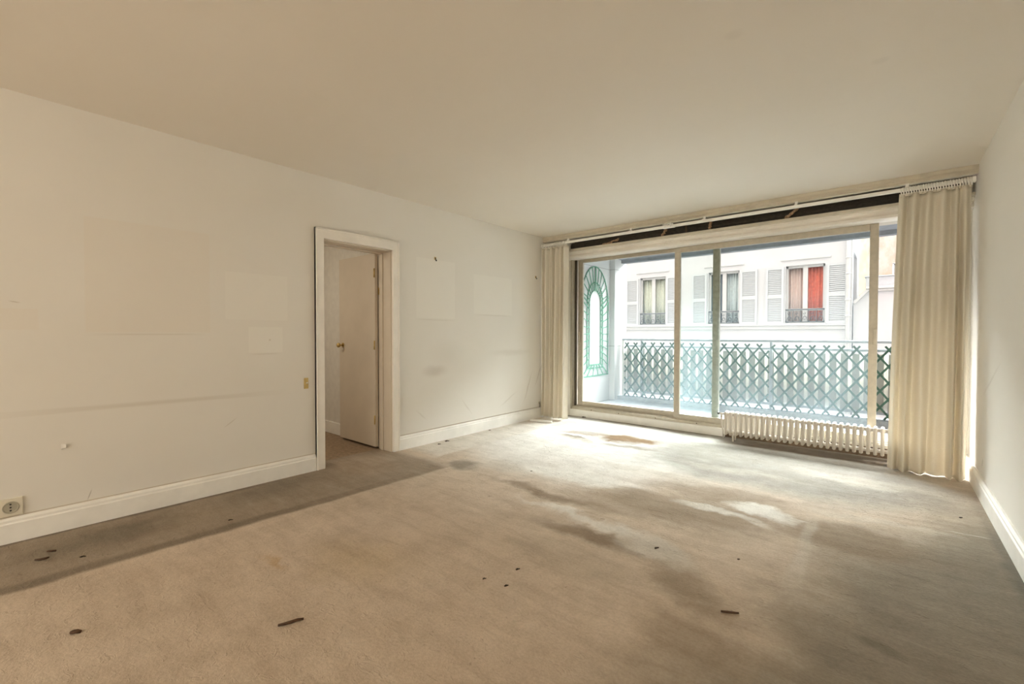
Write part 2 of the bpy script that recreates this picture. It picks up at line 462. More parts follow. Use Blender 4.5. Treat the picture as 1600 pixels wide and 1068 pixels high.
# carpet: worn beige pile with shaped stains and tones that even out window light (positions in metres on the floor)
def carpet():
    g = NT('worn_beige_carpet', 1.0, 0.05)
    b = g.b
    b.inputs['Sheen Weight'].default_value = 0.06; b.inputs['Sheen Roughness'].default_value = 0.5
    base = (0.675, 0.56, 0.445, 1)
    brown = (0.255, 0.19, 0.125, 1); grey = (0.235, 0.205, 0.158, 1); dark = (0.145, 0.115, 0.08, 1)
    pale = (0.68, 0.62, 0.535, 1); white = (0.87, 0.84, 0.78, 1); rust = (0.205, 0.115, 0.045, 1)
    d1 = g.distort(2.4, 0.42, detail=5)
    d1 = g.distort(9.0, 0.10, vec=d1, detail=4)
    d2 = g.distort(4.0, 0.07, detail=4)
    big = g.noise(0.9, 5, 0.6); med = g.noise(4.5, 6, 0.65, sc3=(1, 0.6, 1)); fine = g.noise(75, 4, 0.7); mid = g.noise(16, 5, 0.7)
    c = g.mix(g.rng(big.outputs['Fac'], 0.35, 0.65, 0, 0.55), base, (0.62, 0.51, 0.40, 1))
    L = [  # kind, x, y, rot, rx, ry, inner, colour, strength
        ('e', -1.9, 5.0, 0, 2.9, 1.9, 0.5, (0.76, 0.735, 0.69, 1), 0.9),  # window-side brightness painted into the pile
        ('e', -1.9, 5.05, 0, 2.6, 0.95, 0.55, (0.47, 0.445, 0.40, 1), 0.95),  # pile darkened by the sill to offset strong daylight
        ('e', -2.5, 3.9, -12, 1.5, 1.35, 0.5, (0.85, 0.82, 0.77, 1), 0.85),  # pile lightened to brighten the middle left
        ('e', -0.80, 4.35, 0, 1.55, 0.85, 0.45, (0.33, 0.305, 0.265, 1), 0.95),  # pile darkened where the sun lands too bright
        ('e', 0.35, 1.9, 0, 0.95, 2.1, 0.45, grey, 0.85),
        ('e', 0.50, 3.3, 0, 0.45, 1.3, 0.2, grey, 0.75),
        ('e', -0.35, 1.45, 20, 0.6, 0.5, 0.2, grey, 0.50),
        ('e', -1.10, 2.95, 8, 0.85, 0.42, 0.35, brown, 0.62),
        ('e', -1.85, 2.62, -2, 0.75, 0.11, 0.2, brown, 0.75),
        ('e', -1.30, 2.23, 2, 0.62, 0.15, 0.25, brown, 0.80),
        ('e', -0.70, 2.10, -30, 0.42, 0.20, 0.2, brown, 0.60),
        ('e', -0.55, 1.75, -20, 0.35, 0.2, 0.2, brown, 0.45),
        ('e', -0.15, 3.15, 0, 0.55, 0.34, 0.35, brown, 0.70),
        ('e', -0.95, 3.42, 0, 0.65, 0.22, 0.35, (0.36, 0.28, 0.2, 1), 0.7),
        ('e', -1.95, 3.12, 12, 0.75, 0.22, 0.3, white, 0.85),
        ('e', -2.55, 2.92, 0, 0.35, 0.20, 0.2, pale, 0.65),
        ('e', -1.45, 2.42, -4, 0.75, 0.08, 0.3, white, 0.7),
        ('e', -0.95, 2.30, 5, 0.26, 0.17, 0.35, pale, 0.95),
        ('e', -1.25, 1.92, 5, 0.55, 0.16, 0.3, (0.55, 0.46, 0.36, 1), 0.7),
        ('e', -0.62, 3.28, -8, 0.26, 0.12, 0.45, white, 1.0),
        ('e', -0.86, 3.10, -8, 0.33, 0.09, 0.35, white, 0.8),
        ('e', -0.95, 4.10, 0, 0.75, 0.12, 0.3, pale, 0.35),
        ('e', -0.1, 4.45, -8, 0.70, 0.18, 0.3, pale, 0.45),
        ('e', -1.5, 3.62, 4, 0.8, 0.16, 0.3, pale, 0.6),
        ('e', -2.55, 3.75, 20, 0.6, 0.30, 0.3, white, 0.50),
        ('e', -0.05, 3.55, 0, 0.5, 0.10, 0.3, pale, 0.5),
        ('e', -3.0, 4.85, 0, 0.9, 0.25, 0.4, (0.46, 0.44, 0.40, 1), 0.5),
        ('e', -2.20, 4.58, 10, 0.42, 0.22, 0.45, rust, 0.95),
        ('e', -2.72, 4.52, 14, 0.42, 0.15, 0.40, rust, 0.6),
        ('e', -2.62, 4.60, 14, 0.30, 0.09, 0.40, (0.47, 0.445, 0.40, 1), 0.8),
        ('e', -2.72, 4.30, 5, 0.22, 0.06, 0.3, (0.17, 0.135, 0.09, 1), 0.75),
        ('e', -2.05, 4.28, 0, 0.36, 0.09, 0.35, (0.22, 0.17, 0.12, 1), 0.6),
        ('e', -2.65, 4.25, 0, 0.40, 0.08, 0.35, (0.36, 0.29, 0.2, 1), 0.45),
        ('e', -2.38, 0.95, 15, 0.16, 0.05, 0.1, (0.52, 0.33, 0.14, 1), 0.5),
        ('e', -2.05, 1.30, 15, 0.5, 0.3, 0.1, (0.55, 0.42, 0.25, 1), 0.4),
        ('e', -2.85, 2.75, 0, 0.26, 0.16, 0.2, grey, 0.75),
        ('e', -3.25, 2.28, 0, 0.22, 0.30, 0.3, (0.50, 0.40, 0.32, 1), 0.35),
    ]
    for kd, x, y, rot, rx, ry, inner, col, st in L:
        k = g.ellipse(d1, (x, y, 0), (0, 0, R(rot)), (rx, ry, 1), inner)
        c = g.mix(g.math('MULTIPLY', k, st), c, col)
    # dirty strip along the left wall where furniture stood, crisp inner edge
    k = g.rect(d2, (-3.56, 0.35, 0), (0, 0, R(-1.5)), (0.60, 2.36, 5), 0.93)
    c = g.mix(g.math('MULTIPLY', k, 0.86), c, (0.345, 0.28, 0.21, 1))
    k = g.rect(d2, (-3.02, 0.6, 0), (0, 0, R(-1.5)), (0.07, 2.05, 5), 0.2)
    c = g.mix(g.math('MULTIPLY', k, 0.50), c, dark)
    k = g.ellipse(d1, (-3.4, 0.45, 0), (0, 0, R(4)), (0.22, 0.5, 1), 0.2)
    c = g.mix(g.math('MULTIPLY', k, 0.5), c, (0.15, 0.13, 0.09, 1))
    k = g.ellipse(d1, (-3.5, 1.35, 0), (0, 0, R(4)), (0.25, 0.5, 1), 0.2)
    c = g.mix(g.math('MULTIPLY', k, 0.4), c, (0.17, 0.15, 0.115, 1))
    k = g.rect(d2, (-3.70, 0.4, 0), (0, 0, 0), (0.06, 1.5, 5), 0.2)
    c = g.mix(g.math('MULTIPLY', k, 0.6), c, (0.09, 0.08, 0.06, 1))
    # pale strip along the left wall past the door, lighter in front of the door
    k = g.rect(d2, (-3.52, 3.95, 0), (0, 0, R(1)), (0.28, 1.28, 5), 0.85)
    c = g.mix(g.math('MULTIPLY', k, 0.88), c, (0.80, 0.745, 0.665, 1))
    k = g.ellipse(d1, (-3.55, 2.2, 0), (0, 0, 0), (0.42, 0.36, 1), 0.45)
    c = g.mix(g.math('MULTIPLY', k, 0.75), c, (0.47, 0.37, 0.275, 1))
    k = g.rect(d2, (0.36, 3.67, 0), (0, 0, R(8)), (0.14, 0.012, 5), 0.2)
    c = g.mix(g.math('MULTIPLY', k, 0.6), c, pale)
    # straight pale rail mark, dark oval, dark edges at the right skirting, dirt and painted shade under the radiator
    k = g.rect(d2, (-0.34, 2.95, 0), (0, 0, R(1.5)), (0.05, 0.75, 5), 0.1)
    c = g.mix(g.math('MULTIPLY', k, 0.45), c, pale)
    k = g.ellipse(d2, (-0.02, 2.13, 0), (0, 0, R(-18)), (0.13, 0.05, 1), 0.3)
    c = g.mix(g.math('MULTIPLY', k, 0.45), c, dark)
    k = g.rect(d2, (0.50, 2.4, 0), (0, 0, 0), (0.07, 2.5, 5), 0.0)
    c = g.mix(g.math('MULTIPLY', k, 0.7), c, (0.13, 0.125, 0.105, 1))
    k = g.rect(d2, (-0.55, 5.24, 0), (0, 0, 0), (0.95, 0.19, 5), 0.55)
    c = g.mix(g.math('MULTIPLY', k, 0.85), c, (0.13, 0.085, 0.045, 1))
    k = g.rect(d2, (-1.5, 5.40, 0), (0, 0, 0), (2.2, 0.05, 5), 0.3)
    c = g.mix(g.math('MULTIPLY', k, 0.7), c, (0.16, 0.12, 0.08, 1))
    # small dark and light specks, tufts
    sp = g.noise(21, 3, 0.6, dist=0.8)
    c = g.mix(g.rng(sp.outputs['Fac'], 0.70, 0.76, 0, 0.45), c, (0.20, 0.15, 0.10, 1))
    c = g.mix(g.rng(med.outputs['Fac'], 0.35, 0.75, 0.0, 0.30), c, g.mix(1.0, c, (0.55, 0.52, 0.48, 1), 'MULTIPLY'))
    c = g.mix(g.rng(mid.outputs['Fac'], 0.35, 0.7, 0.0, 0.25), c, g.mix(1.0, c, (0.7, 0.67, 0.64, 1), 'MULTIPLY'))
    c = g.mix(g.rng(fine.outputs['Fac'], 0.3, 0.7, 0.0, 0.35), c, g.mix(1.0, c, (0.62, 0.6, 0.58, 1), 'MULTIPLY'))
    nb = g.bump(fine.outputs['Fac'], 0.7, 0.005)
    ru = g.noise(12, 5, 0.65, dist=0.9, sc3=(1.0, 1.9, 1))
    nb = g.bump(g.rng(ru.outputs['Fac'], 0.57, 0.67), 0.40, 0.011, nb)
    nb = g.bump(mid.outputs['Fac'], 0.35, 0.010, nb)
    st = g.noise(5.5, 7, 0.72, dist=0.6, sc3=(0.45, 1.9, 1))
    c = g.mix(g.rng(st.outputs['Fac'], 0.40, 0.68, 0.0, 0.34), c, g.mix(1.0, c, (0.60, 0.56, 0.52, 1), 'MULTIPLY'))
    c = g.mix(g.rng(st.outputs['Fac'], 0.42, 0.28, 0.0, 0.12), c, (0.70, 0.63, 0.54, 1))
    return g.out(c, nb)
M['carpet'] = carpet()
M['hall_carpet'] = plain('hall_carpet', (0.30, 0.215, 0.14, 1), 0.95, var=0.2, scale=30, bump=0.2)

# ------------------------------------------------------------------ room shell
struct('floor', MB().box(XL - 0.2, XR + 0.2, YB - 0.2, 5.42, -0.12, 0.0), M['carpet'], 'stained worn beige carpet covering the whole floor of the empty room', 'floor')
struct('ceiling', MB().box(XL - 0.2, XR + 0.2, YB - 0.2, 5.62, H, H + 0.12), M['ceiling'], 'plain beige painted ceiling of the empty room', 'ceiling')
DY0, DY1, DZ = 1.887, 2.590, 1.975
struct('wall_left', MB().box(XL - 0.2, XL, YB - 0.2, DY0, 0, H).box(XL - 0.2, XL, DY1, 5.62, 0, H).box(XL - 0.2, XL, DY0, DY1, DZ, H),
       M['wall_left'], 'long cream left wall with ghost marks of removed pictures', 'wall')
struct('wall_right', MB().box(XR, XR + 0.2, YB - 0.2, 5.62, 0, H), M['wall_right'], 'cream right wall seen at a steep angle beside the curtain', 'wall')
struct('wall_far', MB().box(XL, -3.47, YF, 5.62, 0, H).box(0.46, XR, YF, 5.62, 0, H).box(-3.47, 0.46, 5.56, 5.62, 2.26, H).box(-3.47, -1.41, 5.415, 5.62, 0, 0.095),
       M['wall'], 'low upstand and narrow piers of the far wall around the sliding window', 'wall')
struct('wall_far.001', MB().box(-1.41, 0.46, 5.42, 5.62, 0, 0.094), M['shaded'], 'bare upstand behind and below the radiator, its shadow coloured in brown', 'wall')
# rear wall behind the camera with a wide opening added to fill the room with light
struct('wall_back', MB().box(XL, -3.5, YB - 0.2, YB, 0, H).box(0.3, XR, YB - 0.2, YB, 0, H).box(-3.5, 0.3, YB - 0.2, YB, 2.4, H).box(-3.5, 0.3, YB - 0.2, YB, 0, 0.2),
       M['wall'], 'cream rear wall behind the viewpoint with a wide opening added for fill light', 'wall')
mb = MB()
for x in (-3.5, -2.25, -1.0, 0.25): mb.box(x, x + 0.05, YB - 0.12, YB - 0.06, 0.2, 2.4)
mb.box(-3.5, 0.3, YB - 0.12, YB - 0.06, 0.2, 0.26).box(-3.5, 0.3, YB - 0.12, YB - 0.06, 2.34, 2.4)
struct('rear_fill_window', mb, M['white_wood'], 'white frame of the unseen rear opening added for fill light', 'window')

BPROF = lambda s: [(0, 0), (0.026, 0), (0.026, 0.105), (0.020, 0.112), (0.020, 0.125), (0.010, 0.137), (0, 0.137)]


def skirting_y(name, x, sgn, y0, y1, label):
    prof = [(x + sgn * a, z) for a, z in BPROF(0)]
    return struct(name, MB().prism_y(prof, y0, y1), M['skirting'], label, 'baseboard')
skirting_y('baseboard_left', XL, 1, YB, 1.815, 'long white skirting board along the left wall before the doorway')
skirting_y('baseboard_left.001', XL, 1, 2.660, YF, 'shorter white skirting board on the left wall between doorway and curtain')
skirting_y('baseboard_right', XR, -1, YB, YF, 'white skirting board along the right wall')
struct('baseboard_far', MB().prism_x([(5.415, 0), (5.40, 0), (5.40, 0.088), (5.408, 0.095), (5.415, 0.095)], -3.47, -1.41), M['skirting'],
       'low white skirting strip below the sliding window', 'baseboard')

# hallway beyond the door
struct('hall_floor', MB().box(-6.2, XL - 0.2, 0.6, 3.6, -0.12, -0.002), M['hall_carpet'], 'brown carpet of the dim hallway beyond the open door', 'floor')
struct('hall_ceiling', MB().box(-6.2, XL - 0.2, 0.6, 3.6, 2.4, 2.5), M['hall_wall'], 'ceiling of the dim hallway beyond the door', 'ceiling')
struct('hall_wall', MB().box(-6.2, XL - 0.2, 2.63, 2.8, 0, 2.4).box(-5.5, -5.3, 0.6, 2.63, 0, 2.4).box(-5.3, XL - 0.2, 0.6, 0.75, 0, 2.4), M['hall_wall'], 'pale wall of the dim hallway behind the open door', 'wall')
struct('hall_baseboard', MB().box(-5.3, XL - 0.2, 2.612, 2.63, 0, 0.13).box(-5.3, -5.28, 1.0, 2.612, 0, 0.13), M['skirting'], 'white skirting board in the hallway behind the open door', 'baseboard')
mb = MB(); mb.box(-5.30, -5.26, 1.72, 2.45, 0, 2.05)
struct('hall_door_frame', mb, M['door'], 'darker closed door at the end of the hallway', 'door')

hl = bpy.data.lights.new('hall_fill', 'AREA'); hl.shape = 'DISK'; hl.size = 0.4; hl.energy = 4.7; hl.color = (1.0, 0.90, 0.76)  # unseen fill light added to lift the hallway and door
hlo = bpy.data.objects.new('hall_fill', hl); COL.objects.link(hlo); hlo.location = (-4.7, 1.25, 2.36)
# door_1: casing, jamb lining, leaf with knob
d1 = thing('door_1', (XL, 2.24, 0), 'open cream flush door in white frame leading to the hallway', 'door', kind='structure')
cz = 2.060


def casing():
    b = MB()
    b.box(XL, XL + 0.030, 1.818, DY0 + 0.004, 0, cz); b.box(XL, XL + 0.030, DY1 - 0.004, 2.657, 0, cz)
    b.box(XL, XL + 0.030, DY0, DY1, DZ - 0.002, cz)
    for y0, y1 in ((1.818, 1.832), (2.643, 2.657)): b.box(XL, XL + 0.036, y0, y1, 0, cz)
    b.box(XL, XL + 0.036, 1.818, 2.657, cz - 0.014, cz)
    return b
casing().build('casing', M['white_wood'], d1, bevel=0.003, loc=(XL, 1.84, 0))
b = MB()
b.box(-3.925, XL + 0.004, DY0 - 0.002, DY0 + 0.018, 0, DZ).box(-3.925, XL + 0.004, DY1 - 0.018, DY1 + 0.002, 0, DZ).box(-3.925, XL + 0.004, DY0, DY1, DZ - 0.018, DZ + 0.002)
b.box(-3.88, -3.84, DY0 + 0.018, DY0 + 0.030, 0, DZ).box(-3.88, -3.84, DY1 - 0.030, DY1 - 0.018, 0, DZ).box(-3.88, -3.84, DY0, DY1, DZ - 0.032, DZ - 0.018)
b.build('jamb', M['door'], d1, bevel=0.002, loc=(-3.9, DY0, 0))
leaf = MB().box(-4.62, -3.932, 2.535, 2.572, 0.022, 1.965).build('leaf', M['door'], d1, bevel=0.003, loc=(-3.932, 2.553, 0))
kn = MB(); kn.cyl((-4.545, 2.537, 1.035), (-4.545, 2.530, 1.035), 0.026, 20).cyl((-4.545, 2.532, 1.035), (-4.545, 2.492, 1.035), 0.009, 12).blob((-4.545, 2.482, 1.035), (0.026, 0.020, 0.026), 16, 10)
kn.build('knob', M['brass'], leaf, loc=(-4.545, 2.53, 1.035))['label'] = 'round brass knob'
hg = MB()
for z in (0.25, 1.0, 1.72): hg.cyl((-3.934, 2.53, z), (-3.934, 2.53, z + 0.09), 0.007, 10)
hg.build('hinge', M['brass'], leaf, loc=(-3.934, 2.53, 0.25))
MB().box(-3.916, -3.911, 2.562, 2.5715, 1.55, 1.62).build('strike_plate', M['brass'], d1, loc=(-3.91, 2.57, 1.55))

# ------------------------------------------------------------------ ceiling trims and curtain rail
struct('trim_1', MB().prism_x([(5.07, 2.50), (5.07, 2.472), (5.082, 2.462), (5.082, 2.450), (5.076, 2.446), (5.076, 2.432), (5.12, 2.430), (5.12, 2.50)], XL, XR), M['lath'],
       'stepped cream moulding between ceiling and curtain rail', 'moulding', bevel=0.002)
struct('trim_2', MB().prism_x([(5.235, 2.324), (5.235, 2.296), (5.29, 2.296), (5.29, 2.324)], XL, XR), M['lath'],
       'narrow cream ledge running below the dark shutter slot', 'moulding', bevel=0.003)
struct('trim_3', MB().prism_x([(5.29, 2.302), (5.29, 2.275), (5.318, 2.262), (5.318, 2.250), (5.30, 2.238), (5.30, 2.214), (5.33, 2.203), (5.44, 2.203), (5.44, 2.240), (5.35, 2.302)], XL, XR), M['white_wood'],
       'rounded cream board above the sliding window frame', 'moulding', bevel=0.003)
rs = thing('roller_shutter', (-1.6, 5.40, 2.31), 'dark rolled shutter inside the open slot above the window', 'shutter')
b = MB()
prof = []
for k in range(40):
    a = 2 * math.pi * k / 40
    rr = 0.060 + (0.004 if k % 2 else 0)
    prof.append((5.385 + rr * math.cos(a), 2.372 + rr * math.sin(a)))
b.prism_x(prof, -3.42, 0.42)
b.build('roll', M['dark_slot'], rs, loc=(-1.6, 5.385, 2.372))
MB().box(-3.465, 0.455, 5.50, 5.54, 2.265, 2.495).build('back_board', M['dark_slot'], rs, loc=(-1.6, 5.47, 2.3))
b = MB(); b.box(-1.835, -1.815, 5.30, 5.318, 2.30, 2.431)
b.build('bracket', M['dark_gap'], rs, loc=(-1.82, 5.31, 2.37))

for k, (xa, za, xb, zb, lab) in enumerate(((-2.90, 2.325, -2.66, 2.37, 'long twisted brown scrap lying in the slot near the left curtain'),
                                           (-2.10, 2.325, -2.04, 2.40, 'twisted brown scrap left of the dark bracket in the slot'),
                                           (-1.555, 2.325, -1.54, 2.40, 'upright brown scrap right of the dark bracket in the slot'),
                                           (-0.82, 2.325, -0.72, 2.405, 'slanting twisted brown scrap in the slot nearest the right curtain'))):
    b = MB(); pts = []; rr = []
    for i in range(15):
        t = i / 14
        pts.append((xa + (xb - xa) * t + 0.006 * math.sin(t * 17 + k), 5.268 + 0.010 * math.cos(t * 14), za + 0.008 + (zb - za) * (t ** (2.0 if k == 0 else 1)) + 0.004 * math.sin(t * 20)))
        rr.append(0.0085 + 0.0075 * abs(math.sin(t * 9 + k)))
    b.tube(pts, rr, 8)
    tag(b.build('twisted_scrap', M['paper_brown'], loc=((xa + xb) / 2, 5.268, za)), lab, 'scrap', 'twisted scraps in the shutter slot')

cr = thing('curtain_rail', (-1.6, 5.02, 2.38), 'white curtain rail running the full width above the window', 'curtain rail')
RY = 5.035
b = MB().prism_x([(RY - 0.016, 2.392), (RY - 0.016, 2.366), (RY - 0.006, 2.362), (RY - 0.006, 2.372), (RY + 0.006, 2.372), (RY + 0.006, 2.362), (RY + 0.016, 2.366), (RY + 0.016, 2.392)], -3.705, 0.502)
b.build('track', M['skirting'], cr, bevel=0.002, loc=(-1.6, RY, 2.38))
for x in (-3.705, 0.482): MB().box(x, x + 0.022, RY - 0.022, RY + 0.022, 2.356, 2.398).build('end_cap', M['skirting'], cr, bevel=0.004, loc=(x, RY, 2.38))
for x in (-3.3, -2.4, -1.55, -0.7, 0.1):
    MB().box(x - 0.012, x + 0.012, RY - 0.008, RY + 0.05, 2.391, 2.40).box(x - 0.012, x + 0.012, RY + 0.03, RY + 0.05, 2.391, 2.434).build('bracket', M['skirting'], cr, loc=(x, RY, 2.40))
b = MB().box(-1.99, -1.86, RY - 0.022, RY + 0.018, 2.360, 2.372).cyl((-1.97, RY - 0.018, 2.372), (-1.97, RY - 0.018, 2.408), 0.008, 10).cyl((-1.90, RY - 0.018, 2.366), (-1.90, RY - 0.018, 2.412), 0.009, 10)
b.tube([(-1.985, RY - 0.02, 2.40), (-1.95, RY - 0.024, 2.392), (-1.92, RY - 0.024, 2.404), (-1.87, RY - 0.02, 2.396)], 0.006, 8)
b.build('cord_carrier', M['skirting'], cr, loc=(-1.92, RY, 2.38))


# curtains
def curtain(name, label, x0t, x1t, x0b, x1b, ztop, zbot, folds, seed, amp, yc, ngl):
    rd = random.Random(seed)
    root = thing(name, ((x0b + x1b) / 2, yc, 0), label, 'curtain')
    ph = [rd.uniform(0, 6.28) for _ in range(6)]
    wv = [0.0]
    for i in range(folds): wv.append(wv[-1] + rd.uniform(0.6, 1.5))
    tot = wv[-1]; wv = [q / tot for q in wv]
    am = [rd.uniform(0.55, 1.25) for _ in range(folds)]

    def fold(u):
        for i in range(folds):
            if u <= wv[i + 1] or i == folds - 1:
                t = (u - wv[i]) / (wv[i + 1] - wv[i])
                return am[i] * (0.5 - 0.5 * math.cos(2 * math.pi * t)) - 0.45, i
    def fn(u, v):
        z = ztop + (zbot - ztop) * v
        f, i = fold(u)
        e = v ** 0.6
        hem = 0.004 * math.sin(u * 9 + ph[0]) if v > 0.985 else 0
        fine = math.sin(u * folds * 5.1 + ph[1]) * 0.0075 * max(0, 1 - v * 4) * 1.7 + math.sin(u * folds * 3.3 + ph[2] + v * 2) * 0.010 * max(0.12, 1 - v * 1.4)
        y = yc - amp * f * (0.45 + 0.55 * e) + fine + 0.010 * math.sin(v * 5 + ph[3] + u * 4) * v
        uu = u + 0.018 * math.sin(u * 2 * math.pi * folds * 0.5 + ph[4] + v * 3.0) * v * (u * (1 - u) * 4)
        swell = math.sin(math.pi * min(1, v)) * 0.006
        xa = x0t + (x0b - x0t) * v ** 0.8; xb = x1t + (x1b - x1t) * v ** 0.8
        return (xa + (xb - xa) * uu + swell * math.sin(u * 6 + ph[5]), y, z + hem)
    b = MB().grid(fn, folds * 22, 60)
    b.build('cloth', M['fabric'], root, solid=0.003, loc=((x0b + x1b) / 2, yc, 0))
    # gathered heading tape standing above the cloth
    def hd(u, v):
        z = ztop + 0.014 * (1 - v) - 0.010 * v
        return (x0t + (x1t - x0t) * u, yc + 0.006 * math.sin(u * folds * 16) - 0.006, z - 0.002)
    MB().grid(hd, folds * 50, 3).build('heading_tape', M['fabric'], root, solid=0.003, loc=((x0t + x1t) / 2, yc, ztop))
    for i in range(ngl):
        x = x0t + (x1t - x0t) * (i + 0.5) / ngl
        g = MB(); yg = RY - 0.024
        zt = 2.392; zb_ = ztop + 0.006
        pts = [(x - 0.004, yg + 0.012, zt - 0.004), (x - 0.003, yg, zt), (x - 0.001, yg - 0.008, (zt + zb_) / 2 + 0.010), (x + 0.003, yg - 0.009, (zt + zb_) / 2 - 0.006), (x + 0.005, yg - 0.002, zb_), (x + 0.004, yg + 0.008, zb_ - 0.004)]
        g.tube(pts, 0.0050 if i % 3 else 0.0042, 8)
        g.build('glider', M['skirting'], root, loc=(x, yg, ztop + 0.03))
    return root
curtain('curtain', 'narrow gathered cream curtain in the far left corner by the long wall', -3.695, -3.270, -3.70, -3.285, 2.330, 0.022, 7, 3, 0.075, RY - 0.012, 16)
curtain('curtain', 'wider cream curtain by the right wall overlapping the radiator', 0.050, 0.482, 0.000, 0.478, 2.330, 0.006, 6, 11, 0.085, RY - 0.017, 27)

# ------------------------------------------------------------------ sliding window
w1 = thing('window_1', (-1.5, 5.5, 0.1), 'wide aluminium sliding window opening onto the balcony', 'window', kind='structure')
FX0, FX1 = -3.47, 0.46
b = MB()
b.box(FX0, FX0 + 0.028, 5.40, 5.60, 0.095, 2.262)
b.box(FX0 + 0.028, FX0 + 0.040, 5.50, 5.60, 0.13, 2.262)
b.box(FX1 - 0.045, FX1, 5.40, 5.60, 0.095, 2.262)
b.box(FX0, FX1, 5.445, 5.60, 2.205, 2.262)
b.box(FX0, FX1, 5.412, 5.62, 0.094, 0.128)
b.box(FX0, FX1, 5.435, 5.448, 0.128, 0.140).box(FX0, FX1, 5.487, 5.495, 0.128, 0.150).box(FX0, FX1, 5.545, 5.555, 0.128, 0.150)
b.build('frame', M['alu'], w1, bevel=0.002, loc=(FX0, 5.5, 0.1))
MB().box(FX0 + 0.028, FX0 + 0.052, 5.47, 5.499, 0.13, 2.205).build('gasket', M['dark_gap'], w1, loc=(FX0 + 0.03, 5.48, 0.13))
for i, x in enumerate((-3.13, -2.72, -2.22, -1.72, -1.30)):
    MB().cyl((x, 5.4135, 0.110), (x, 5.405, 0.110), 0.006, 10).build('screw', M['dark_gap'], w1, loc=(x, 5.41, 0.11))


def sash(x0, x1, y0, y1, sl, sr, z0, z1, bot, top, right_mat=None):
    fr = MB()
    fr.box(x0, x0 + sl, y0, y1, z0, z1)
    if right_mat is None: fr.box(x1 - sr, x1, y0, y1, z0, z1)
    fr.box(x0 + sl, x1 - sr, y0, y1, z0, z0 + bot); fr.box(x0 + sl, x1 - sr, y0, y1, z1 - top, z1)
    s = fr.build('sash', M['alu'], w1, bevel=0.003, loc=(x0, y0, z0))
    if right_mat: MB().box(x1 - sr, x1, y0, y1, z0, z1).build('meeting_stile', right_mat, s, bevel=0.003, loc=(x1, y0, z0))
    ym = (y0 + y1) / 2
    MB().box(x0 + sl - 0.005, x1 - sr + 0.005, ym - 0.003, ym + 0.003, z0 + bot - 0.005, z1 - top + 0.005).build('glass_pane', M['glass'], s, loc=(x0, ym, z0))
    return s
so = sash(-3.405, -1.505, 5.500, 5.540, 0.075, 0.075, 0.150, 2.225, 0.055, 0.060, M['alu_dark'])
si = sash(-2.005, -0.085, 5.440, 5.480, 0.068, 0.066, 0.140, 2.203, 0.055, 0.062)
MB().box(-3.395, -3.372, 5.478, 5.502, 1.03, 1.19).build('pull_handle', M['alu'], so, bevel=0.006, loc=(-3.38, 5.49, 1.1))
MB().box(-0.118, -0.090, 5.415, 5.442, 1.06, 1.21).build('pull_handle', M['alu'], si, bevel=0.006, loc=(-0.1, 5.43, 1.1))

# ------------------------------------------------------------------ radiator
RX0, RN, RP = -1.352, 31, 0.0507
RADY = (5.210, 5.262, 5.310)
rad = thing('radiator', (-0.6, 5.26, 0.0), 'long low white column radiator standing under the sliding window', 'radiator')


def column_mesh():
    b = MB(); r = 0.0150
    zb, zt = 0.066, 0.315
    path = [(0, RADY[0], zb + 0.012), (0, RADY[0], zt - 0.020)]
    for y in (RADY[0], RADY[2]):
        b.tube([(0, y, zb + 0.006), (0, y, zb + 0.014), (0, y, zt - 0.020), (0, y, zt - 0.008)], [r * 0.7, r, r, r * 0.75], 12)
        b.blob((0, y, zb + 0.008), (r, r, 0.012), 12, 8); b.blob((0, y, zt - 0.014), (r, r * 1.05, 0.016), 12, 8)
    b.tube([(0, RADY[0] - 0.004, zt - 0.018), (0, RADY[1] - 0.02, zt - 0.008), (0, RADY[1], zt - 0.006), (0, RADY[1] + 0.02, zt - 0.008), (0, RADY[2] + 0.004, zt - 0.018)], [0.012, 0.0145, 0.0145, 0.0145, 0.012], 12)
    b.tube([(0, RADY[0], zb + 0.012), (0, RADY[1], zb + 0.008), (0, RADY[2], zb + 0.012)], [0.012, 0.014, 0.012], 12)
    b.tube([(-RP / 2 - 0.001, RADY[1], zt - 0.030), (RP / 2 + 0.001, RADY[1], zt - 0.030)], 0.017, 12)
    b.tube([(-RP / 2 - 0.001, RADY[1], zb + 0.030), (RP / 2 + 0.001, RADY[1], zb + 0.030)], 0.017, 12)
    return b
c0 = column_mesh().build('column', M['radiator'], rad)
c0.location = Vector((RX0, 0, 0)) - world_loc(rad)
for i in range(1, RN):
    c = c0.copy(); COL.objects.link(c); c.parent = rad
    c.location = Vector((RX0 + i * RP, 0, 0)) - world_loc(rad)
for x in (RX0 + RP * 1.5, RX0 + RP * 28.5):
    MB().box(x - 0.010, x + 0.010, RADY[0] - 0.006, RADY[2] + 0.01, 0.052, 0.072).box(x - 0.008, x + 0.008, RADY[0] - 0.004, RADY[0] + 0.012, 0.0, 0.060).box(x - 0.008, x + 0.008, RADY[2] - 0.01, RADY[2] + 0.006, 0.0, 0.060) \
        .build('foot', M['radiator'], rad, bevel=0.002, loc=(x, RADY[0], 0))
b = MB(); b.cyl((RX0 - 0.028, RADY[1], 0.285), (RX0 - 0.075, RADY[1], 0.285), 0.011, 12).cyl((RX0 - 0.055, RADY[1], 0.285), (RX0 - 0.055, RADY[1] + 0.0, 0.245), 0.010, 10)
vl = b.build('valve', M['radiator'], rad, loc=(RX0 - 0.05, RADY[1], 0.285))
MB().cyl((RX0 - 0.075, RADY[1], 0.285), (RX0 - 0.095, RADY[1], 0.285), 0.013, 12).build('valve_cap', M['black'], vl, loc=(RX0 - 0.085, RADY[1], 0.285))
